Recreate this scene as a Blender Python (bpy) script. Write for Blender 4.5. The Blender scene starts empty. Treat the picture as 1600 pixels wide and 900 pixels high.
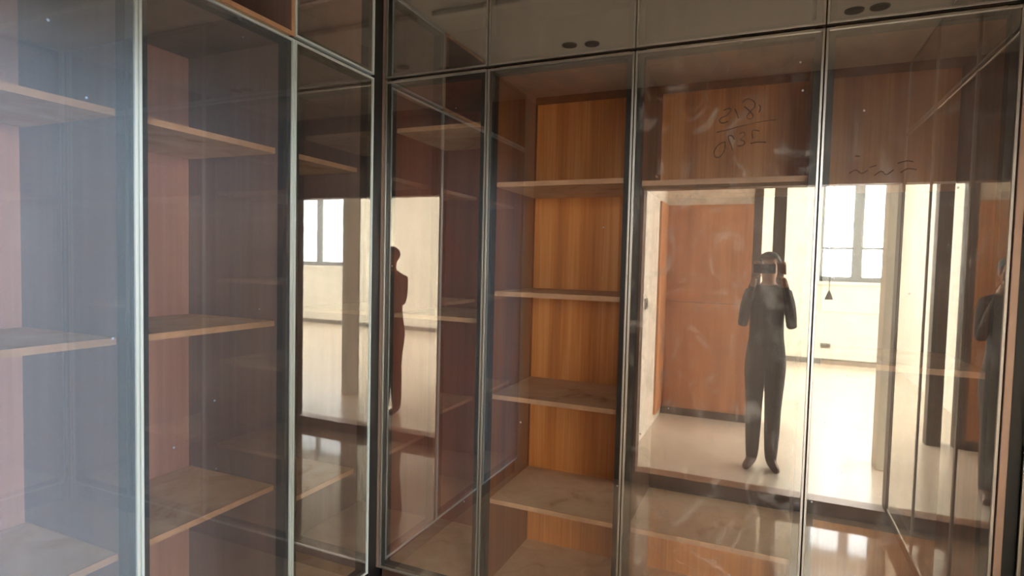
import bpy, bmesh, math, random
from mathutils import Matrix, Vector

random.seed(7)
S = bpy.context.scene
COL = S.collection

# ------------------------------------------------------------------ camera
yaw, pitch, roll = math.radians(-23.44), math.radians(-2.61), math.radians(1.37)
fw = Vector((math.sin(yaw) * math.cos(pitch), math.cos(yaw) * math.cos(pitch), math.sin(pitch)))
rt = Vector((math.cos(yaw), -math.sin(yaw), 0))
up = rt.cross(fw)
r2 = rt * math.cos(roll) + up * math.sin(roll)
u2 = -rt * math.sin(roll) + up * math.cos(roll)
camd = bpy.data.cameras.new('camera')
cam = bpy.data.objects.new('camera', camd)
COL.objects.link(cam)
cam.matrix_world = Matrix(((r2.x, u2.x, -fw.x, 1.766), (r2.y, u2.y, -fw.y, -2.407),
                           (r2.z, u2.z, -fw.z, 1.578), (0, 0, 0, 1)))
camd.sensor_width = 36.0
camd.lens = 907.8 / 1600 * 36.0
camd.clip_start = 0.01
S.camera = cam

# ------------------------------------------------------------------ world, lights, exposure
W = bpy.data.worlds.new('sky')
S.world = W
W.use_nodes = True
bg = W.node_tree.nodes['Background']
bg.inputs[0].default_value = (0.86, 0.93, 1.0, 1)
bg.inputs[1].default_value = 14.0

def window_light(name, loc, rot, sx, sy, radiance, col):
    d = bpy.data.lights.new(name, 'AREA')
    d.shape = 'RECTANGLE'
    d.size, d.size_y = sx, sy
    d.energy = radiance * math.pi * sx * sy
    d.color = col
    o = bpy.data.objects.new(name, d)
    COL.objects.link(o)
    o.location = loc
    o.rotation_euler = rot
    return o

R90 = math.pi / 2
LZ0, LZ1 = 1.37, 3.06
DAY = (1.0, 0.985, 0.95)
# daylight entering through the near and far windows of the room beyond, plus an added side one (just outside each opening)
window_light('daylight_near_window', (3.1, -8.93  , 2.215), (R90, 0, 0), 0.94, 1.68, 105, DAY)
window_light('daylight_far_window', (8.35, -8.93  , 2.215), (R90, 0, 0), 2.1, 1.68, 105, DAY)
window_light('added_side_window_fill', (10.73, -5.4  , 2.215), (R90, 0, R90), 2.6, 1.68, 105, DAY)  # fill from an added, unseen side window, brightens the room beyond

S.view_settings.view_transform = 'Standard'
S.view_settings.look = 'None'
S.view_settings.gamma = 1.0
S.view_settings.use_curve_mapping = False
S.view_settings.exposure = 0.3
S.cycles.max_bounces = 14
S.cycles.diffuse_bounces = 6
S.cycles.glossy_bounces = 6
S.cycles.transparent_max_bounces = 40
S.cycles.sample_clamp_indirect = 6.0
S.cycles.caustics_reflective = True
S.cycles.blur_glossy = 0.5

# ------------------------------------------------------------------ materials
def lin(r, g, b):
    f = lambda c: ((c / 255 + 0.055) / 1.055) ** 2.4 if c > 10 else c / 255 / 12.92
    return (f(r), f(g), f(b), 1)

def new_mat(name):
    m = bpy.data.materials.new(name)
    m.use_nodes = True
    nt = m.node_tree
    p = nt.nodes['Principled BSDF']
    return m, nt, p

def N(nt, t, **kw):
    n = nt.nodes.new(t)
    for k, v in kw.items():
        if k in n.inputs:
            n.inputs[k].default_value = v
        else:
            setattr(n, k, v)
    return n

def mapped(nt, scale, rot=(0, 0, 0)):
    tc = N(nt, 'ShaderNodeTexCoord')
    mp = N(nt, 'ShaderNodeMapping')
    mp.inputs['Scale'].default_value = scale
    mp.inputs['Rotation'].default_value = rot
    nt.links.new(tc.outputs['Object'], mp.inputs['Vector'])
    return mp

def ramp(nt, fac, stops):
    r = N(nt, 'ShaderNodeValToRGB')
    e = r.color_ramp.elements
    while len(e) < len(stops):
        e.new(0.5)
    for i, (p, c) in enumerate(stops):
        e[i].position = p
        e[i].color = c
    nt.links.new(fac, r.inputs[0])
    return r

def plain(name, col, rough=0.6, metal=0.0, noise=0.0, scale=6.0, bump=0.0, spec=0.5):
    m, nt, p = new_mat(name)
    p.inputs['Roughness'].default_value = rough
    p.inputs['Metallic'].default_value = metal
    p.inputs['Specular IOR Level'].default_value = spec
    if noise or bump:
        mp = mapped(nt, (scale, scale, scale))
        nz = N(nt, 'ShaderNodeTexNoise', Scale=1.0, Detail=5.0, Roughness=0.6)
        nt.links.new(mp.outputs[0], nz.inputs['Vector'])
        a = [max(0, c * (1 - noise)) for c in col[:3]] + [1]
        b = [min(1, c * (1 + noise)) for c in col[:3]] + [1]
        r = ramp(nt, nz.outputs['Fac'], [(0.3, a), (0.7, b)])
        nt.links.new(r.outputs[0], p.inputs['Base Color'])
        if bump:
            bp = N(nt, 'ShaderNodeBump', Strength=bump, Distance=0.01)
            nt.links.new(nz.outputs['Fac'], bp.inputs['Height'])
            nt.links.new(bp.outputs[0], p.inputs['Normal'])
    else:
        p.inputs['Base Color'].default_value = col
    return m

def wood(name, dark, mid, light, sc=(9, 9, 0.35), rough=0.45):
    m, nt, p = new_mat(name)
    p.inputs['Roughness'].default_value = rough
    mp = mapped(nt, sc)
    n1 = N(nt, 'ShaderNodeTexNoise', Scale=1.0, Detail=3.0, Roughness=0.55, Distortion=0.4)
    nt.links.new(mp.outputs[0], n1.inputs['Vector'])
    mp2 = mapped(nt, (sc[0] * 9, sc[1] * 9, sc[2] * 4))
    n2 = N(nt, 'ShaderNodeTexNoise', Scale=1.0, Detail=4.0, Roughness=0.7)
    nt.links.new(mp2.outputs[0], n2.inputs['Vector'])
    mx = N(nt, 'ShaderNodeMath', operation='MULTIPLY_ADD')
    mx.inputs[1].default_value = 0.35
    nt.links.new(n2.outputs['Fac'], mx.inputs[0])
    sub = N(nt, 'ShaderNodeMath', operation='MULTIPLY')
    sub.inputs[1].default_value = 0.72
    nt.links.new(n1.outputs['Fac'], sub.inputs[0])
    nt.links.new(sub.outputs[0], mx.inputs[2])
    r = ramp(nt, mx.outputs[0], [(0.34, dark), (0.52, mid), (0.68, light)])
    nt.links.new(r.outputs[0], p.inputs['Base Color'])
    return m

def board(name, base, dusty, edge_bits):
    """shelf board under a patchy layer of pale dusty construction residue"""
    m, nt, p = new_mat(name)
    p.inputs['Roughness'].default_value = 0.8
    mp = mapped(nt, (5, 5, 5))
    nz = N(nt, 'ShaderNodeTexNoise', Scale=1.0, Detail=6.0, Roughness=0.65, Distortion=0.8)
    nt.links.new(mp.outputs[0], nz.inputs['Vector'])
    r = ramp(nt, nz.outputs['Fac'], [(0.28, edge_bits), (0.40, base), (0.62, dusty)])
    nt.links.new(r.outputs[0], p.inputs['Base Color'])
    return m

def glass(name, dust_veil=0.05, smear=0.0, tint=(0.95, 0.94, 0.92), base=0.15, gain=1.6, dust_veil_col=(0.62, 0.60, 0.57), seed=0.0, specks=0.5, blotch=0.5):
    """coated dark wardrobe glass: Fresnel mirror over a grey tinted clear pane, with a dusty film or painted lens veil, wipe marks and specks"""
    m, nt, p = new_mat(name)
    nt.nodes.remove(p)
    out = nt.nodes['Material Output']
    tr = N(nt, 'ShaderNodeBsdfTransparent')
    tr.inputs[0].default_value = (*tint, 1)
    gl = N(nt, 'ShaderNodeBsdfGlossy', Roughness=0.012)
    gl.inputs[0].default_value = (0.97, 0.96, 0.94, 1)
    fr = N(nt, 'ShaderNodeFresnel', IOR=1.52)
    ge = N(nt, 'ShaderNodeNewGeometry')            # thin pane: same reflectance from both sides
    io = N(nt, 'ShaderNodeMapRange')
    io.inputs['To Min'].default_value = 1.52
    io.inputs['To Max'].default_value = 1 / 1.52
    nt.links.new(ge.outputs['Backfacing'], io.inputs['Value'])
    nt.links.new(io.outputs[0], fr.inputs['IOR'])
    ma = N(nt, 'ShaderNodeMath', operation='MULTIPLY_ADD', use_clamp=True)
    ma.inputs[1].default_value = gain
    ma.inputs[2].default_value = base
    nt.links.new(fr.outputs[0], ma.inputs[0])
    mix = N(nt, 'ShaderNodeMixShader')
    nt.links.new(ma.outputs[0], mix.inputs[0])
    nt.links.new(tr.outputs[0], mix.inputs[1])
    nt.links.new(gl.outputs[0], mix.inputs[2])
    # dusty film, also carries the lens veil painted on the left panes
    df = N(nt, 'ShaderNodeBsdfDiffuse')
    df.inputs[0].default_value = (*dust_veil_col, 1)
    mp = mapped(nt, (2.2, 2.2, 1.3))
    mp.inputs['Location'].default_value = (seed, seed * 0.7, seed * 1.3)
    n1 = N(nt, 'ShaderNodeTexNoise', Scale=1.0, Detail=4.0, Roughness=0.6, Distortion=0.5)
    nt.links.new(mp.outputs[0], n1.inputs['Vector'])
    f1 = N(nt, 'ShaderNodeMapRange')
    f1.inputs['From Min'].default_value = 0.3
    f1.inputs['From Max'].default_value = 0.7
    f1.inputs['To Min'].default_value = dust_veil * (1 - blotch)
    f1.inputs['To Max'].default_value = dust_veil * (1 + blotch)
    nt.links.new(n1.outputs['Fac'], f1.inputs['Value'])
    fac = f1.outputs[0]
    if smear:
        mp2 = mapped(nt, (6, 6, 4.5), (0, 0.5, 0))
        mp2.inputs['Location'].default_value = (seed * 2.1, seed, seed)
        n2 = N(nt, 'ShaderNodeTexNoise', Scale=1.0, Detail=6.0, Roughness=0.62, Distortion=2.6)
        nt.links.new(mp2.outputs[0], n2.inputs['Vector'])
        f2 = N(nt, 'ShaderNodeMapRange')
        f2.inputs['From Min'].default_value = 0.52
        f2.inputs['From Max'].default_value = 0.78
        f2.inputs['To Min'].default_value = 0.0
        f2.inputs['To Max'].default_value = smear
        nt.links.new(n2.outputs['Fac'], f2.inputs['Value'])
        ad = N(nt, 'ShaderNodeMath', operation='ADD')
        nt.links.new(fac, ad.inputs[0])
        nt.links.new(f2.outputs[0], ad.inputs[1])
        fac = ad.outputs[0]
    if specks:
        mp3 = mapped(nt, (1, 1, 1))
        mp3.inputs['Location'].default_value = (seed * 3.3 + 0.1, 0.013, seed)
        vo = N(nt, 'ShaderNodeTexVoronoi', Scale=11.0)
        nt.links.new(mp3.outputs[0], vo.inputs['Vector'])
        lt = N(nt, 'ShaderNodeMath', operation='LESS_THAN')
        lt.inputs[1].default_value = 0.045
        nt.links.new(vo.outputs['Distance'], lt.inputs[0])
        sp = N(nt, 'ShaderNodeSeparateColor')
        nt.links.new(vo.outputs['Color'], sp.inputs[0])
        g2 = N(nt, 'ShaderNodeMath', operation='GREATER_THAN')
        g2.inputs[1].default_value = 0.58
        nt.links.new(sp.outputs[0], g2.inputs[0])
        mu = N(nt, 'ShaderNodeMath', operation='MULTIPLY')
        nt.links.new(lt.outputs[0], mu.inputs[0])
        nt.links.new(g2.outputs[0], mu.inputs[1])
        mu2 = N(nt, 'ShaderNodeMath', operation='MULTIPLY_ADD', use_clamp=True)
        mu2.inputs[1].default_value = specks
        nt.links.new(mu.outputs[0], mu2.inputs[0])
        nt.links.new(fac, mu2.inputs[2])
        fac = mu2.outputs[0]
    mix2 = N(nt, 'ShaderNodeMixShader')
    nt.links.new(fac, mix2.inputs[0])
    nt.links.new(mix.outputs[0], mix2.inputs[1])
    nt.links.new(df.outputs[0], mix2.inputs[2])
    nt.links.new(mix2.outputs[0], out.inputs[0])
    return m

def clear_back(name):
    m, nt, p = new_mat(name)
    nt.nodes.remove(p)
    tr = N(nt, 'ShaderNodeBsdfTransparent')
    tr.inputs[0].default_value = (0.99, 0.99, 0.99, 1)
    nt.links.new(tr.outputs[0], nt.nodes['Material Output'].inputs[0])
    return m

M = {}
M['teak'] = wood('teak_veneer', lin(168, 100, 44), lin(208, 132, 62), lin(236, 168, 96))
M['teak_dull'] = wood('dull_teak_veneer', lin(146, 92, 50), lin(180, 116, 62), lin(204, 142, 84))
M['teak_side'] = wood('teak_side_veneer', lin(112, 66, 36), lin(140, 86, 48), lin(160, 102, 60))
M['redwood'] = wood('red_brown_laminate', lin(120, 62, 46), lin(142, 76, 58), lin(158, 90, 68), sc=(5, 5, 0.3))
M['mauve'] = wood('mauve_brown_laminate', lin(176, 128, 116), lin(196, 146, 132), lin(210, 160, 146), sc=(5, 5, 0.3))
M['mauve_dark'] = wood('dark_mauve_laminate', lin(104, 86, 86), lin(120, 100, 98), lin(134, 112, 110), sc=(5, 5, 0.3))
M['carcass'] = wood('dark_carcass_board', lin(60, 42, 34), lin(74, 52, 42), lin(88, 64, 52), sc=(5, 5, 0.3))
M['board'] = board('dusty_shelf_board', lin(222, 188, 154), lin(236, 210, 180), lin(176, 142, 112))
M['edge'] = plain('edge_banding', lin(196, 154, 122), 0.6, noise=0.12, scale=20)
M['black'] = plain('black_anodised', lin(22, 25, 30), 0.45)
M['silver'] = plain('aluminium_cool_reflection', (0.62, 0.72, 0.78, 1), 0.28, spec=0.8)  # aluminium strips, cool reflected light painted in as pale blue grey
M['bronze'] = plain('bronze_aluminium', lin(176, 152, 142), 0.5, metal=0.6)
M['ink'] = plain('marker_ink', lin(80, 52, 30), 0.8)
M['strip'] = plain('dull_aluminium', (0.46, 0.45, 0.44, 1), 0.45, metal=1.0)
M['white'] = plain('white_paint', lin(236, 232, 222), 0.75, noise=0.05, scale=3, bump=0.05)
M['ceil'] = plain('ceiling_paint', lin(226, 222, 214), 0.85, noise=0.03, scale=2)
M['dirtywhite'] = plain('scuffed_white_paint', lin(226, 212, 198), 0.75, noise=0.16, scale=9, bump=0.2)
M['tile'] = plain('cream_floor_tile', lin(226, 212, 198), 0.22, noise=0.07, scale=2.5)
M['closet_floor'] = plain('dusty_brown_floor', lin(190, 168, 146), 0.06, noise=0.10, scale=4)
M['sill'] = wood('brown_threshold_wood', lin(108, 70, 44), lin(132, 88, 56), lin(150, 104, 70), sc=(0.6, 9, 9))
M['hallwood'] = wood('hall_wood_panel', lin(158, 98, 58), lin(190, 124, 76), lin(210, 146, 96), sc=(4, 4, 0.4))
M['post'] = plain('dark_post_wood', lin(70, 56, 48), 0.6, noise=0.15, scale=8)
M['greyframe'] = plain('grey_window_frame', lin(120, 124, 126), 0.5)
M['plinth'] = plain('plinth_board', lin(70, 48, 38), 0.6, noise=0.1, scale=6)
M['plastic'] = plain('grey_plastic', lin(120, 116, 110), 0.5)
M['hole'] = plain('dark_fitting', lin(34, 30, 28), 0.7)
M['skin'] = plain('skin', lin(170, 120, 92), 0.55)
M['shirt'] = plain('charcoal_cloth', lin(52, 48, 48), 0.9, noise=0.1, scale=20)
M['trousers'] = plain('dark_grey_cloth', lin(64, 60, 58), 0.9, noise=0.1, scale=20)
M['shoe'] = plain('brown_shoe', lin(92, 56, 36), 0.5)
M['hair'] = plain('black_hair', lin(22, 18, 16), 0.6, noise=0.3, scale=60)
M['phone'] = plain('black_phone', lin(14, 14, 16), 0.25)
M['clear'] = clear_back('glass_inner_face')
def win_glass():
    m = glass('window_pane', dust_veil=0.0, tint=(0.96, 0.98, 0.97), base=0.0, gain=1.6, specks=0)
    return m
M['winglass'] = win_glass()

# ------------------------------------------------------------------ mesh helpers
def bm_box(bm, x0, x1, y0, y1, z0, z1, bev=0.0, mi=0):
    before = set(bm.faces)
    ret = bmesh.ops.create_cube(bm, size=1.0)
    vs = ret['verts']
    for v in vs:
        v.co = Vector(((x0 + x1) / 2 + v.co.x * (x1 - x0), (y0 + y1) / 2 + v.co.y * (y1 - y0), (z0 + z1) / 2 + v.co.z * (z1 - z0)))
    if bev:
        es = list({e for v in vs for e in v.link_edges})
        bmesh.ops.bevel(bm, geom=es, offset=bev, segments=2, profile=0.5, affect='EDGES')
    for f in bm.faces:
        if f not in before:
            f.material_index = mi

def obj(name, bm, mats, parent=None):
    me = bpy.data.meshes.new(name)
    bm.normal_update()
    bm.to_mesh(me)
    bm.free()
    for m in (mats if isinstance(mats, (list, tuple)) else [mats]):
        me.materials.append(M[m] if isinstance(m, str) else m)
    o = bpy.data.objects.new(name, me)
    COL.objects.link(o)
    if parent:
        o.parent = parent
    return o

def box(name, b, mat, parent=None, bev=0.0):
    bm = bmesh.new()
    bm_box(bm, *b, bev=bev)
    return obj(name, bm, mat, parent)

def boxes(name, bl, mat, parent=None, bev=0.0):
    bm = bmesh.new()
    for b in bl:
        bm_box(bm, *b, bev=bev)
    return obj(name, bm, mat, parent)

def tag(o, label, cat, group=None):
    o['label'] = label
    o['category'] = cat
    if group:
        o['group'] = group
    return o

def struct(o, label=None):
    o['kind'] = 'structure'
    if label:
        o['label'] = label
    return o

def empty(name, loc=(0, 0, 0), rz=0.0):
    o = bpy.data.objects.new(name, None)
    o.empty_display_size = 0.1
    COL.objects.link(o)
    o.location = loc
    o.rotation_euler = (0, 0, rz)
    return o

def cyl(name, p, r, h, mat, parent=None, seg=24, r2_=None, axis='z'):
    bm = bmesh.new()
    bmesh.ops.create_cone(bm, cap_ends=True, segments=seg, radius1=r, radius2=r if r2_ is None else r2_, depth=h)
    if axis == 'y':
        bmesh.ops.rotate(bm, verts=bm.verts, matrix=Matrix.Rotation(R90, 3, 'X'))
    bmesh.ops.translate(bm, verts=bm.verts, vec=p)
    return obj(name, bm, mat, parent)

# ------------------------------------------------------------------ structure: dressing room
CX = 2.57          # front plane of the run on the right
FZ = -0.12         # dressing room floor
LF = -0.03         # floor of the room beyond
HC = 2.92
WY = -2.08         # wall with the opening, front face
OX0, OX1, OZ = 0.90, 2.565, 2.15

struct(box('floor', (-0.66, 3.24, -2.08, 0.66, FZ - 0.05, FZ), 'closet_floor'))
struct(box('ceiling', (-0.66, 3.24, WY, 0.66, HC, HC + 0.06), 'ceil'))
struct(box('wall_left', (-0.72, -0.66, -2.2, 0.72, FZ - 0.05, HC + 0.06), 'white'))
struct(box('wall_back', (-0.66, 3.24, 0.66, 0.72, FZ - 0.05, HC + 0.06), 'white'))
struct(box('wall_right', (3.24, 3.30, -2.2, 0.72, FZ - 0.05, HC + 0.06), 'white'))
struct(boxes('wall_opening', [(-0.66, OX0, WY - 0.12, WY, FZ - 0.05, 3.2), (OX1, 3.24, WY - 0.12, WY, FZ - 0.05, 3.2),
                              (OX0, OX1, WY - 0.12, WY, OZ, 3.2)], 'carcass'))
struct(box('trim_1', (OX0, OX1, WY - 0.12, WY + 0.012, FZ, LF + 0.004), 'sill', bev=0.004))
struct(box('trim_2', (0.06, 2.5, -0.40, -0.345, HC - 0.03, HC), 'white', bev=0.006))
struct(box('wall_return', (-0.66, -0.005, -2.08, -1.875, FZ, HC), 'white'))

# ------------------------------------------------------------------ structure: room beyond
struct(box('floor_beyond', (0.5, 10.7, -8.9, WY - 0.12, LF - 0.05, LF), 'tile'))
struct(box('ceiling_beyond', (0.5, 10.7, -8.9, WY - 0.12, 3.2, 3.26), 'ceil'))
struct(box('wall_hall', (0.66, 0.78, -4.1, WY - 0.12, LF, 3.2), 'dirtywhite'))
hw = struct(boxes('wall_hall_end', [(0.64, 1.645, -4.14, -4.02, LF, 3.2)], 'dirtywhite'))
box('panel', (0.785, 1.645, -4.02, -4.0, LF + 0.08, 1.19), 'hallwood', hw, bev=0.002)
box('panel', (0.785, 1.645, -4.02, -4.0, 1.196, 2.22), 'hallwood', hw, bev=0.002)
box('panel', (0.78, 0.80, -4.02, -3.55, LF + 0.08, 2.22), 'hallwood', hw, bev=0.002)
box('skirting', (0.785, 1.645, -4.02, -3.995, LF, LF + 0.08), 'post', hw)
struct(boxes('wall_living_left', [(1.24, 1.36, -8.8, -4.14, LF, 3.2)], 'white'))
win = [(2.62, 3.58), (7.3, 9.4)]
bl = []
xs = [1.24] + [v for w_ in win for v in w_] + [10.7]
for i in range(0, len(xs), 2):
    bl.append((xs[i], xs[i + 1], -8.85, -8.7, LF, 3.2))
for a, b in win:
    bl += [(a, b, -8.85, -8.7, LF, LZ0), (a, b, -8.85, -8.7, LZ1, 3.2)]
struct(boxes('wall_windows', bl, 'white'))
struct(boxes('wall_living_right', [(10.5, 10.65, -8.7, -6.75, LF, 3.2), (10.5, 10.65, -4.05, WY - 0.12, LF, 3.2),
                                   (10.5, 10.65, -6.75, -4.05, LF, LZ0), (10.5, 10.65, -6.75, -4.05, LZ1, 3.2)], 'white'))
struct(box('wall_living_front', (3.24, 10.65, WY - 0.24, WY - 0.12, LF, 3.2), 'white'))
struct(box('wall_column', (2.65, 2.73, -3.22, -3.0, LF, 3.2), 'white', bev=0.004))
struct(box('baseboard_windows', (1.36, 10.5, -8.7, -8.685, LF, LF + 0.09), 'plastic'))

def window_x(name, a, b, posts, bars):
    w = struct(boxes(name, [(a, b, -8.80, -8.74, LZ0, LZ0 + 0.09), (a, b, -8.80, -8.74, LZ1 - 0.05, LZ1),
                            (a, a + 0.05, -8.80, -8.74, LZ0, LZ1), (b - 0.05, b, -8.80, -8.74, LZ0, LZ1)], 'greyframe'))
    xs = [a + 0.05]
    for p0, p1 in posts:
        box('mullion', (p0, p1, -8.785, -8.755, LZ0 + 0.09, LZ1 - 0.05), 'greyframe', w)
        xs += [p0, p1]
    xs.append(b - 0.05)
    for i in range(0, len(xs), 2):
        box('pane', (xs[i], xs[i + 1], -8.772, -8.766, LZ0 + 0.09, LZ1 - 0.05), 'winglass', w)
        for z in bars:
            box('glazing_bar', (xs[i], xs[i + 1], -8.785, -8.755, z - 0.022, z + 0.022), 'greyframe', w)
    box('sill', (a - 0.06, b + 0.06, -8.72, -8.62, LZ0 - 0.05, LZ0), 'white', w, bev=0.005)
    return w
window_x('window_1', 2.62, 3.58, [(3.09, 3.25)], [1.93])
window_x('window_2', 7.3, 9.4, [(8.14, 8.30)], [])
w3 = struct(boxes('added_window_3', [(10.54, 10.6, -6.75, -4.05, LZ0, LZ0 + 0.08), (10.54, 10.6, -6.75, -4.05, LZ1 - 0.05, LZ1),  # side window added out of view to let in extra light
                               (10.54, 10.6, -6.75, -6.70, LZ0, LZ1), (10.54, 10.6, -4.10, -4.05, LZ0, LZ1)], 'greyframe'))
for k in range(2):
    y0 = -6.7 + k * 1.34
    box('pane', (10.565, 10.571, y0, y0 + 1.26, LZ0 + 0.08, LZ1 - 0.05), 'winglass', w3)
box('mullion', (10.545, 10.595, -5.44, -5.36, LZ0 + 0.08, LZ1 - 0.05), 'greyframe', w3)
struct(box('trim_3', (2.66, 3.56, -8.7, -8.67, 0.86, LZ0 - 0.05), 'white', bev=0.004))

# two dark posts at the end of the hall wall
tag(box('door_post', (1.645, 1.73, -4.12, -4.0, LF, 3.2), 'post', bev=0.004), 'dark wooden door post touching the end of the orange wood panelling, seen in reflection', 'post', 'posts beside the hall')
tag(box('door_post', (1.83, 1.945, -4.12, -4.0, LF, 3.2), 'post', bev=0.004), 'dark wooden door post standing free beside the bright room, seen in reflection', 'post', 'posts beside the hall')

# small fittings in the room beyond
so = empty('wall_socket', (2.76, -8.7, 0.28))
tag(so, 'small grey wall socket low under the window of the bright room', 'socket')
box('plate', (-0.075, 0.075, 0.0, 0.012, -0.04, 0.04), 'plastic', so, bev=0.004)
for sx in (-0.03, 0.03):
    cyl('socket_hole', (sx, 0.0125, 0), 0.012, 0.003, 'hole', so, 16, axis='y')
ls = empty('light_switch', (0.78, -2.95, 1.22))
tag(ls, 'small dark switch plate on the scuffed white hall wall', 'switch')
box('plate', (0.0, 0.01, -0.06, 0.06, -0.05, 0.05), 'plastic', ls, bev=0.003)
box('rocker', (0.009, 0.016, -0.03, 0.03, -0.03, 0.03), 'hole', ls, bev=0.002)
pd = empty('pendant_lamp', (2.66, -7.4, 3.2))
tag(pd, 'small dark cone pendant hanging on a thin cord before the window', 'lamp')
cyl('cord', (0, 0, -0.975), 0.006, 1.95, 'hole', pd, 10)
cyl('shade', (0, 0, -2.01), 0.06, 0.13, 'hole', pd, 24, r2_=0.012)
cyl('ceiling_rose', (0, 0, -0.012), 0.05, 0.024, 'white', pd, 24)

# recessed downlight holes in the dressing room ceiling
for i, (x, y, lab) in enumerate([(0.609, -1.064, 'round unlit downlight near the left wardrobes, the one closer to them'),
                                 (0.744, -1.09, 'round unlit downlight near the left wardrobes, the one farther from them'),
                                 (2.138, -1.104, 'round unlit downlight near the right wardrobes, the one farther from them'),
                                 (2.251, -1.098, 'round unlit downlight near the right wardrobes, the one closer to them')]):
    d = empty('downlight', (x, y, HC))
    tag(d, lab, 'downlight', 'recessed ceiling downlights')
    cyl('trim_ring', (0, 0, -0.003), 0.046, 0.006, 'plastic', d)
    cyl('lamp_well', (0, 0, -0.0045), 0.040, 0.007, 'hole', d)

# ------------------------------------------------------------------ wardrobe units
T = 0.018
DEP = 0.60
SI = 0.08          # shelf setback behind the glass

G_A = [glass('glass_lens_veil_left', dust_veil=0.25, dust_veil_col=(0.46, 0.62, 0.86), base=0.08, seed=1.0, specks=0.6, blotch=0.12),  # bluish film paints a lens veil over this pane
       glass('glass_lens_veil_second', dust_veil=0.10, dust_veil_col=(0.44, 0.56, 0.74), base=0.08, seed=2.0, specks=0.7, blotch=0.2),  # weaker bluish film continues the painted lens veil
       glass('glass_corner_left', dust_veil=0.03, seed=3.0, smear=0.05, base=0.24)]
G_B = [glass('glass_corner_right', dust_veil=0.03, seed=4.0, smear=0.06, base=0.24),
       glass('glass_clear', dust_veil=0.02, seed=5.0, smear=0.0, specks=0.6, base=0.14),
       glass('glass_smeared', dust_veil=0.05, seed=6.0, smear=0.34, specks=0.7, base=0.21),
       glass('glass_smeared_end', dust_veil=0.07, seed=7.5, smear=0.18, specks=0.6, base=0.23)]
G_U = glass('glass_upper', dust_veil=0.07, seed=9.0, smear=0.05, specks=0.6, base=0.30)
G_C = glass('glass_right_run', dust_veil=0.05, seed=11.0, smear=0.08, specks=0.4)

def make_door(parent, w, z0, z1, gm, tilt=0.0, sm='silver'):
    """door = black inner frame; children: pane and four bright edge strips"""
    g = 0.002
    fb = 0.032
    x0, x1 = g, w - g
    d = boxes('door', [(x0 + 0.006, x0 + fb, 0.0055, 0.05, z0 + 0.006, z1 - 0.006), (x1 - fb, x1 - 0.006, 0.0055, 0.05, z0 + 0.006, z1 - 0.006),
                       (x0 + fb, x1 - fb, 0.0055, 0.045, z1 - 0.024, z1 - 0.006), (x0 + fb, x1 - fb, 0.0055, 0.045, z0 + 0.006, z0 + 0.024)], 'black', parent)
    bm = bmesh.new()
    bm_box(bm, x0 + 0.008, x1 - 0.008, 0.0, 0.005, z0 + 0.008, z1 - 0.008)
    for f in bm.faces:
        f.material_index = 0 if f.normal.y < -0.5 else 1
    obj('glass_pane', bm, [gm, 'clear'], d)
    e = 0.009
    box('edge_strip', (x0, x0 + e, -0.005, 0.022, z0, z1), sm, d, bev=0.0012)
    box('edge_strip', (x1 - e, x1, -0.005, 0.022, z0, z1), sm, d, bev=0.0012)
    box('edge_strip', (x0 + e, x1 - e, -0.005, 0.022, z0, z0 + e), sm, d, bev=0.0012)
    box('edge_strip', (x0 + e, x1 - e, -0.005, 0.022, z1 - e, z1), sm, d, bev=0.0012)
    if tilt:
        d.rotation_euler = (0, 0, math.radians(tilt))
    return d

def shelf(parent, w, z, mat='board', d0=SI, d1=DEP - T - 0.004, th=0.022, name='shelf'):
    s = box(name, (T, w - T, d0 + 0.003, d1, z - th, z), mat, parent)
    box('edge_band', (T, w - T, d0, d0 + 0.003, z - th, z), 'edge', s)
    return s

def unit(name, label, run, s0, s1, z0, z1, shelves, wood_back, wood_side, gm, door=True, tilt=0.0, plinth=True, group=None, d0=0.05, mid=None):
    w = s1 - s0
    if run == 'A':
        e = empty(name, (0, -s1, 0), R90)
    elif run == 'B':
        e = empty(name, (s0, 0, 0), 0)
    else:
        e = empty(name, (CX, -s0, 0), -R90)
    tag(e, label, 'wardrobe' if plinth else 'cabinet', group)
    f0 = d0 if door else 0.0
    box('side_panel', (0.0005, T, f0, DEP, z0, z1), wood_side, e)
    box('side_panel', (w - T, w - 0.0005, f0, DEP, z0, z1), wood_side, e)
    if mid:      # dark middle back board, added so the reflected figure reads darker
        box('back_panel', (T, w - T, DEP - 0.012, DEP, z0 + T, mid[0] - 0.022), wood_back, e)
        box('back_panel', (T, w - T, DEP - 0.012, DEP, mid[0] - 0.021, mid[1] - 0.012), 'carcass', e)
        box('back_panel', (T, w - T, DEP - 0.012, DEP, mid[1] - 0.011, z1 - T), wood_back, e)
    else:
        box('back_panel', (T, w - T, DEP - 0.012, DEP, z0 + T, z1 - T), wood_back, e)
    box('top_panel', (T, w - T, f0, DEP, z1 - T, z1), wood_side, e)
    b = box('bottom_panel', (T, w - T, f0, DEP, z0, z0 + T), 'board', e)
    if plinth:
        box('plinth', (0.0005, w - 0.0005, 0.03, DEP, FZ, z0), 'plinth', e)
    for z in shelves:
        shelf(e, w, z)
    if door:
        make_door(e, w, z0 + (0.0 if plinth else 0.004), z1 - 0.004, gm, tilt, 'silver' if run == 'A' else 'strip')
    if not door:
        box('edge_band', (0.0005, T, -0.004, 0.0, z0, z1), 'edge', e)
        box('edge_band', (w - T, w - 0.0005, -0.004, 0.0, z0, z1), 'edge', e)
        box('edge_band', (T, w - T, -0.004, 0.0, z0, z0 + T), 'edge', e)
        box('edge_band', (T, w - T, -0.004, 0.0, z1 - T, z1), 'edge', e)
    return e

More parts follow.
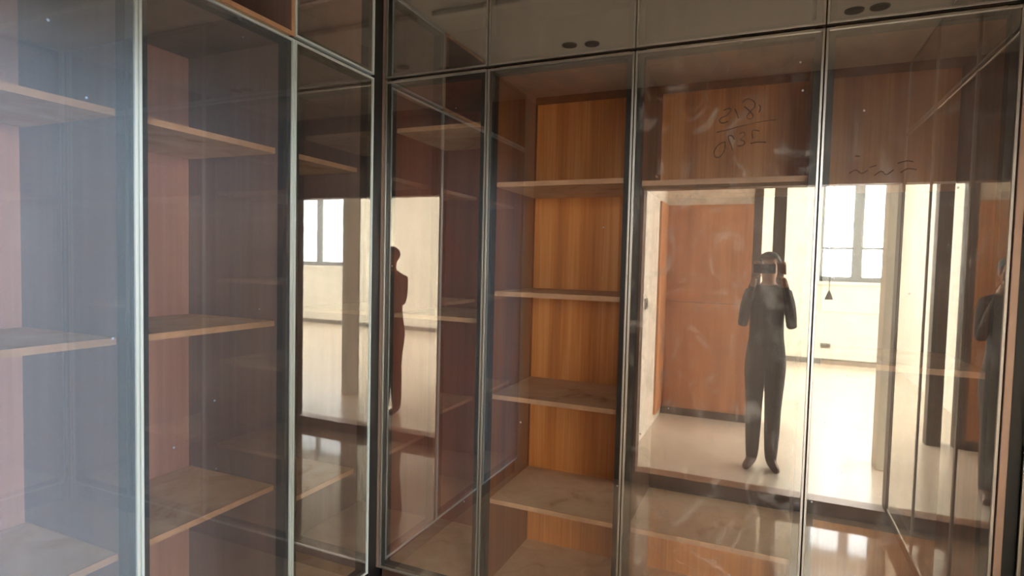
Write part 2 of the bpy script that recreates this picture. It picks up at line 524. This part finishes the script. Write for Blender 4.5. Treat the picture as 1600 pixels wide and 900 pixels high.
ZT = 2.45
UT = 2.905
CG = 0.016
gl = 'tall wardrobes of the left run'
gb = 'tall wardrobes of the facing run'
gc = 'tall wardrobes of the right run'
gu = 'overhead cabinets above the wardrobes'
# left run
unit('wardrobe', 'tall wardrobe at the left edge of the photo behind glass with a painted pale veil', 'A', 1.224, 1.87, 0, ZT, [2.016, 1.311, 0.622], 'mauve', 'mauve_dark', G_A[0], group=gl)
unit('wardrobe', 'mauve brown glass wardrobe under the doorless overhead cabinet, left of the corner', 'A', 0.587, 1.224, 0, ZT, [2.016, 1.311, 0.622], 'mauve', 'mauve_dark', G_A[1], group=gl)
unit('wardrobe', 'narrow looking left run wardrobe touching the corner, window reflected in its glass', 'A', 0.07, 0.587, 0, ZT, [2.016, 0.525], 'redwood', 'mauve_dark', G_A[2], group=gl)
# facing run
B = [CG, 0.578, 1.248, 1.935, 2.506]
unit('wardrobe', 'red brown wardrobe right of the corner with the dark figure in its glass', 'B', B[0], B[1], 0, ZT, [2.235, 1.30], 'redwood', 'redwood', G_B[0], tilt=0.0, group=gb)
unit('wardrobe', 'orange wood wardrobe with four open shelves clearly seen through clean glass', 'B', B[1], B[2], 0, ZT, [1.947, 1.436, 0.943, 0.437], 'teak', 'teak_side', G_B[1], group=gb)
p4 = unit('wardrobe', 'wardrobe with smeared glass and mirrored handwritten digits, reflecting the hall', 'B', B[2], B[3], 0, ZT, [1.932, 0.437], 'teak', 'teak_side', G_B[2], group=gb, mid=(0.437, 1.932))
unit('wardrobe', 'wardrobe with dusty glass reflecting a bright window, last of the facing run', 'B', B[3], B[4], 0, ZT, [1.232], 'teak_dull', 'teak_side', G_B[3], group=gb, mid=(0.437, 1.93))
# right run
for i, lab in enumerate(['right run wardrobe nearest the facing run, seen edge on at the right margin',
                         'middle wardrobe of the right run, seen only in reflection',
                         'right run wardrobe nearest the opening, seen only in reflection']):
    unit('wardrobe', lab, 'C', CG + i * 0.68, CG + (i + 1) * 0.68, 0, ZT, [1.947], 'redwood', 'redwood', G_C, group=gc)
# overhead cabinets
U0 = ZT + 0.006
unit('overhead_cabinet', 'overhead cabinet above the wardrobe with the painted veil at the left edge', 'A', 1.224, 1.87, U0, UT, [], 'mauve', 'mauve', G_U, plinth=False, group=gu)
unit('overhead_cabinet', 'open overhead cabinet of the left run without a door, pinkish board edges', 'A', 0.587, 1.224, U0, UT, [], 'mauve_dark', 'mauve_dark', G_U, door=False, plinth=False, group=gu)
unit('overhead_cabinet', 'dark glass overhead cabinet of the left run next to the corner', 'A', 0.07, 0.587, U0, UT, [], 'redwood', 'mauve', G_U, plinth=False, group=gu)
for i, lab in enumerate(['overhead glass cabinet of the facing run next to the corner',
                         'overhead glass cabinet above the orange shelves, two downlights reflected in it',
                         'overhead glass cabinet above the handwritten digits',
                         'overhead glass cabinet at the right end of the facing run']):
    unit('overhead_cabinet', lab, 'B', B[i], B[i + 1], U0, UT, [], 'carcass', 'carcass', G_U, plinth=False, group=gu)
for i, lab in enumerate(['right run overhead cabinet nearest the facing run',
                         'middle overhead cabinet of the right run, seen only in reflection',
                         'right run overhead cabinet nearest the opening, seen only in reflection']):
    unit('overhead_cabinet', lab, 'C', CG + i * 0.68, CG + (i + 1) * 0.68, U0, UT, [], 'redwood', 'redwood', G_C, plinth=False, group=gu)

# corner posts and the filler beside the right run
cp = empty('corner_post', (0, 0, FZ))
tag(cp, 'slim upright metal post in the inner corner between the two glass runs', 'post')
box('core', (-0.03, 0.003, -0.0695, 0.03, 0.0, UT - FZ), 'black', cp, bev=0.001)
box('cover_strip', (0.0032, 0.0155, -0.006, 0.02, 0.12, UT - FZ), 'bronze', cp, bev=0.001)
cf = empty('corner_filler', (2.508, 0, FZ))
tag(cf, 'upright pinkish metal filler strip at the right end of the facing run', 'post')
box('strip', (0.0, 0.022, -0.010, 0.03, 0, UT - FZ), 'bronze', cf, bev=0.002)
box('core', (0.023, 0.0605, 0.0, 0.04, 0, UT - FZ), 'black', cf)

# ------------------------------------------------------------------ handwriting on the smeared glass
def ribbon(bm, pts, wd):
    """pts on the pane plane (x, z); a flat pen stroke"""
    n = len(pts)
    prev = None
    for i, (x, z) in enumerate(pts):
        a = pts[max(0, i - 1)]
        b = pts[min(n - 1, i + 1)]
        dx, dz = b[0] - a[0], b[1] - a[1]
        l = math.hypot(dx, dz) or 1
        px, pz = -dz / l * wd / 2, dx / l * wd / 2
        v1 = bm.verts.new((x + px, -0.0006, z + pz))
        v2 = bm.verts.new((x - px, -0.0006, z - pz))
        if prev:
            bm.faces.new((prev[0], prev[1], v2, v1))
        prev = (v1, v2)

def smooth(pts, k=6):
    out = []
    P = [pts[0]] + pts + [pts[-1]]
    for i in range(1, len(P) - 2):
        for t in range(k):
            u = t / k
            q = []
            for c in (0, 1):
                a, b, d, e = P[i - 1][c], P[i][c], P[i + 1][c], P[i + 2][c]
                q.append(0.5 * (2 * b + (d - a) * u + (2 * a - 5 * b + 4 * d - e) * u * u + (3 * b - a - 3 * d + e) * u ** 3))
            out.append(tuple(q))
    out.append(pts[-1])
    return out

# strokes measured on the pane in centimetres (x to the right, z up) from its lower left writing corner
STK = [
    [(2.0, 10.9), (2.9, 11.2), (3.3, 10.7), (2.6, 9.8), (1.5, 9.2), (1.4, 8.5), (2.0, 8.2), (2.9, 8.5)],
    [(4.0, 11.0), (4.4, 9.9), (4.7, 9.0)],
    [(5.2, 12.3), (6.1, 12.9), (7.2, 12.3), (7.4, 11.2), (6.6, 10.1), (6.1, 9.2), (6.7, 8.7), (7.2, 9.2), (6.6, 10.3), (5.6, 11.4)],
    [(8.1, 11.6), (8.4, 10.8), (8.2, 9.9)],
    [(0.9, 6.3), (2.9, 6.7), (5.2, 7.3), (8.2, 7.9), (11.2, 8.2)],
    [(2.5, 4.2), (1.3, 3.6), (0.6, 2.2), (0.9, 1.0), (1.8, 1.2), (2.5, 2.6), (2.5, 4.2)],
    [(3.9, 2.2), (3.4, 3.8), (3.0, 5.2), (3.6, 5.4), (4.2, 4.4)],
    [(4.9, 5.6), (5.7, 6.0), (5.9, 5.3), (5.2, 4.5), (5.9, 4.0), (5.7, 3.3), (4.7, 3.1)],
    [(7.3, 4.5), (7.2, 6.2), (8.4, 6.0)],
    [(6.9, 3.5), (8.0, 3.7), (9.6, 3.6)],
]
p4door = [c for c in p4.children if c.name.startswith('door')][0]
pane4 = [c for c in p4door.children if c.name.startswith('glass_pane')][0]
ox, oz = 1.555 - B[2], 1.985
for i, s in enumerate(STK):
    bm = bmesh.new()
    ribbon(bm, smooth([(ox + a * 0.0205, oz + b * 0.0180) for a, b in s]), 0.0045)
    o = obj('pen_stroke', bm, 'ink', p4door)

STK2 = [[(0, 1.0), (0.8, 1.6), (1.5, 0.9), (2.2, 1.5)], [(2.4, 2.0), (3.2, 2.4)], [(3.0, 0.4), (3.8, 1.2), (4.4, 0.5), (5.2, 1.4)],
        [(5.6, 2.6), (6.6, 3.0), (7.4, 2.8)], [(6.0, 0.8), (6.8, 1.5), (7.8, 1.3)], [(0.6, 4.4), (1.2, 4.3)]]
p5 = bpy.data.objects['wardrobe.006']
p5door = [c for c in p5.children if c.name.startswith('door')][0]
for s in STK2:
    bm = bmesh.new()
    ribbon(bm, smooth([(2.03 - B[3] + a * 0.026, 1.905 + b * 0.018) for a, b in s]), 0.004)
    obj('pen_stroke', bm, 'ink', p5door)

# ------------------------------------------------------------------ the person in the opening (seen reflected)
def skin_mesh(name, verts, edges, radii, root, sub=2):
    me = bpy.data.meshes.new(name)
    me.from_pydata(verts, edges, [])
    o = bpy.data.objects.new(name, me)
    COL.objects.link(o)
    sk = o.modifiers.new('skin', 'SKIN')
    sk.use_smooth_shade = True
    for i, r in enumerate(radii):
        v = me.skin_vertices[0].data[i]
        v.radius = r if isinstance(r, tuple) else (r, r)
        v.use_root = (i == root)
    ss = o.modifiers.new('sub', 'SUBSURF')
    ss.levels = ss.render_levels = sub
    dg = bpy.context.evaluated_depsgraph_get()
    m2 = bpy.data.meshes.new_from_object(o.evaluated_get(dg))
    bpy.data.objects.remove(o)
    return m2

PX, PY = 1.80, -2.66
pv, pe, pr = [], [], []
def V(x, y, z, r, link=None):
    pv.append((x, y, z + LF))
    pr.append(r)
    if link is not None:
        pe.append((link, len(pv) - 1))
    return len(pv) - 1
pel = V(0, 0, 0.92, (0.138, 0.11))
wai = V(0, 0.01, 1.08, (0.13, 0.10), pel)
che = V(0, 0.0, 1.28, (0.138, 0.105), wai)
uch = V(0, -0.01, 1.40, (0.12, 0.085), che)
nek = V(0, 0.0, 1.475, 0.052, uch)
nk2 = V(0, 0.015, 1.52, 0.052, nek)
hd1 = V(0, 0.03, 1.58, (0.068, 0.085), nk2)
hd2 = V(0, 0.025, 1.65, (0.075, 0.095), hd1)
hd3 = V(0, 0.02, 1.70, (0.055, 0.07), hd2)
for s in (-1, 1):
    sh = V(s * 0.135, -0.01, 1.395, 0.058, uch)
    ua = V(s * 0.165, 0.03, 1.27, 0.047, sh)
    el = V(s * 0.178, 0.07, 1.14, 0.042, ua)
    fa = V(s * 0.15, 0.125, 1.32, 0.036, el)
    wr = V(s * 0.11, 0.182, 1.49, 0.026, fa)
    pm = V(s * 0.098, 0.194, 1.54, (0.034, 0.022), wr)
    hp = V(s * 0.075, 0.0, 0.86, 0.095, pel)
    th = V(s * 0.072, 0.012, 0.68, 0.080, hp)
    kn = V(s * 0.070, 0.02, 0.48, 0.066, th)
    cf2 = V(s * 0.070, 0.0, 0.32, 0.064, kn)
    an = V(s * 0.070, -0.01, 0.095, 0.052, cf2)
    he = V(s * 0.074, -0.015, 0.045, 0.042, an)
    ba = V(s * 0.10, 0.10, 0.035, 0.036, he)
    to = V(s * 0.115, 0.17, 0.030, 0.027, ba)
bm_me = skin_mesh('person', pv, pe, pr, pel)
# fingers: four curled over the top edge and front of the phone, thumb along the lower edge
bm = bmesh.new()
bm.from_mesh(bm_me)
for s in (-1, 1):
    for k in range(4):
        bx = s * (0.112 - k * 0.016)
        L_ = (0.9, 1.0, 0.95, 0.8)[k]
        fv = [(bx, 0.198, 1.555 + LF), (bx - s * 0.004, 0.214, 1.625 + LF), (bx - s * 0.010, 0.236, 1.650 + LF + 0.004 * L_), (bx - s * 0.014, 0.251, 1.632 + LF)]
        m3 = skin_mesh('finger', fv, [(0, 1), (1, 2), (2, 3)], [0.0095, 0.009, 0.008, 0.007], 0, 1)
        bm.from_mesh(m3)
    fv = [(s * 0.098, 0.198, 1.53 + LF), (s * 0.078, 0.212, 1.535 + LF), (s * 0.055, 0.218, 1.55 + LF)]
    m3 = skin_mesh('thumb', fv, [(0, 1), (1, 2)], [0.012, 0.0105, 0.009], 0, 1)
    bm.from_mesh(m3)
# facial relief: nose, ears, lips
for (cx_, cy_, cz_, sx_, sy_, sz_) in [(0, 0.118, 1.612, 0.012, 0.018, 0.022), (-0.078, 0.02, 1.615, 0.010, 0.018, 0.030), (0.078, 0.02, 1.615, 0.010, 0.018, 0.030), (0, 0.108, 1.572, 0.024, 0.010, 0.009)]:
    r_ = bmesh.ops.create_uvsphere(bm, u_segments=12, v_segments=8, radius=1.0)
    for v in r_['verts']:
        v.co = Vector((cx_ + v.co.x * sx_, cy_ + v.co.y * sy_, cz_ + LF + v.co.z * sz_))
for f in bm.faces:
    c = f.calc_center_median()
    z = c.z - LF
    hand = (c.y > 0.19 and z > 1.46)
    if z < 0.075:
        f.material_index = 3
    elif z < 0.97:
        f.material_index = 2
    elif z > 1.475 or hand:
        f.material_index = 0
    else:
        f.material_index = 1
    f.smooth = True
per = obj('person', bm, ['skin', 'shirt', 'trousers', 'shoe'])
per.location = (PX, PY, 0)
tag(per, 'person in dark clothes holding a phone up, reflected in the smeared glass', 'person')
bm = bmesh.new()
bmesh.ops.create_uvsphere(bm, u_segments=28, v_segments=18, radius=1.0)
for v in bm.verts:
    v.co = Vector((v.co.x * 0.084, 0.012 + v.co.y * 0.104, 1.655 + LF + v.co.z * 0.082))
bmesh.ops.delete(bm, geom=[v for v in bm.verts if v.co.z < 1.60 + LF + max(0, (v.co.y + 0.01)) * 0.75], context='VERTS')
hair = obj('hair', bm, 'hair', per)
for p_ in hair.data.polygons:
    p_.use_smooth = True
for s in (-1, 1):
    bm = bmesh.new()
    bmesh.ops.create_uvsphere(bm, u_segments=10, v_segments=8, radius=0.011)
    bmesh.ops.translate(bm, verts=bm.verts, vec=(s * 0.031, 0.103, 1.632 + LF))
    obj('eye', bm, 'hair', per)

ph = empty('phone', (1.765, -2.424, 1.570))
tag(ph, 'black phone held sideways in both hands of the person', 'phone')
box('case', (-0.078, 0.078, -0.004, 0.004, -0.036, 0.036), 'phone', ph, bev=0.0035)
cyl('lens', (0.0, 0.005, 0.008), 0.006, 0.002, 'hole', ph, 16, axis='y')
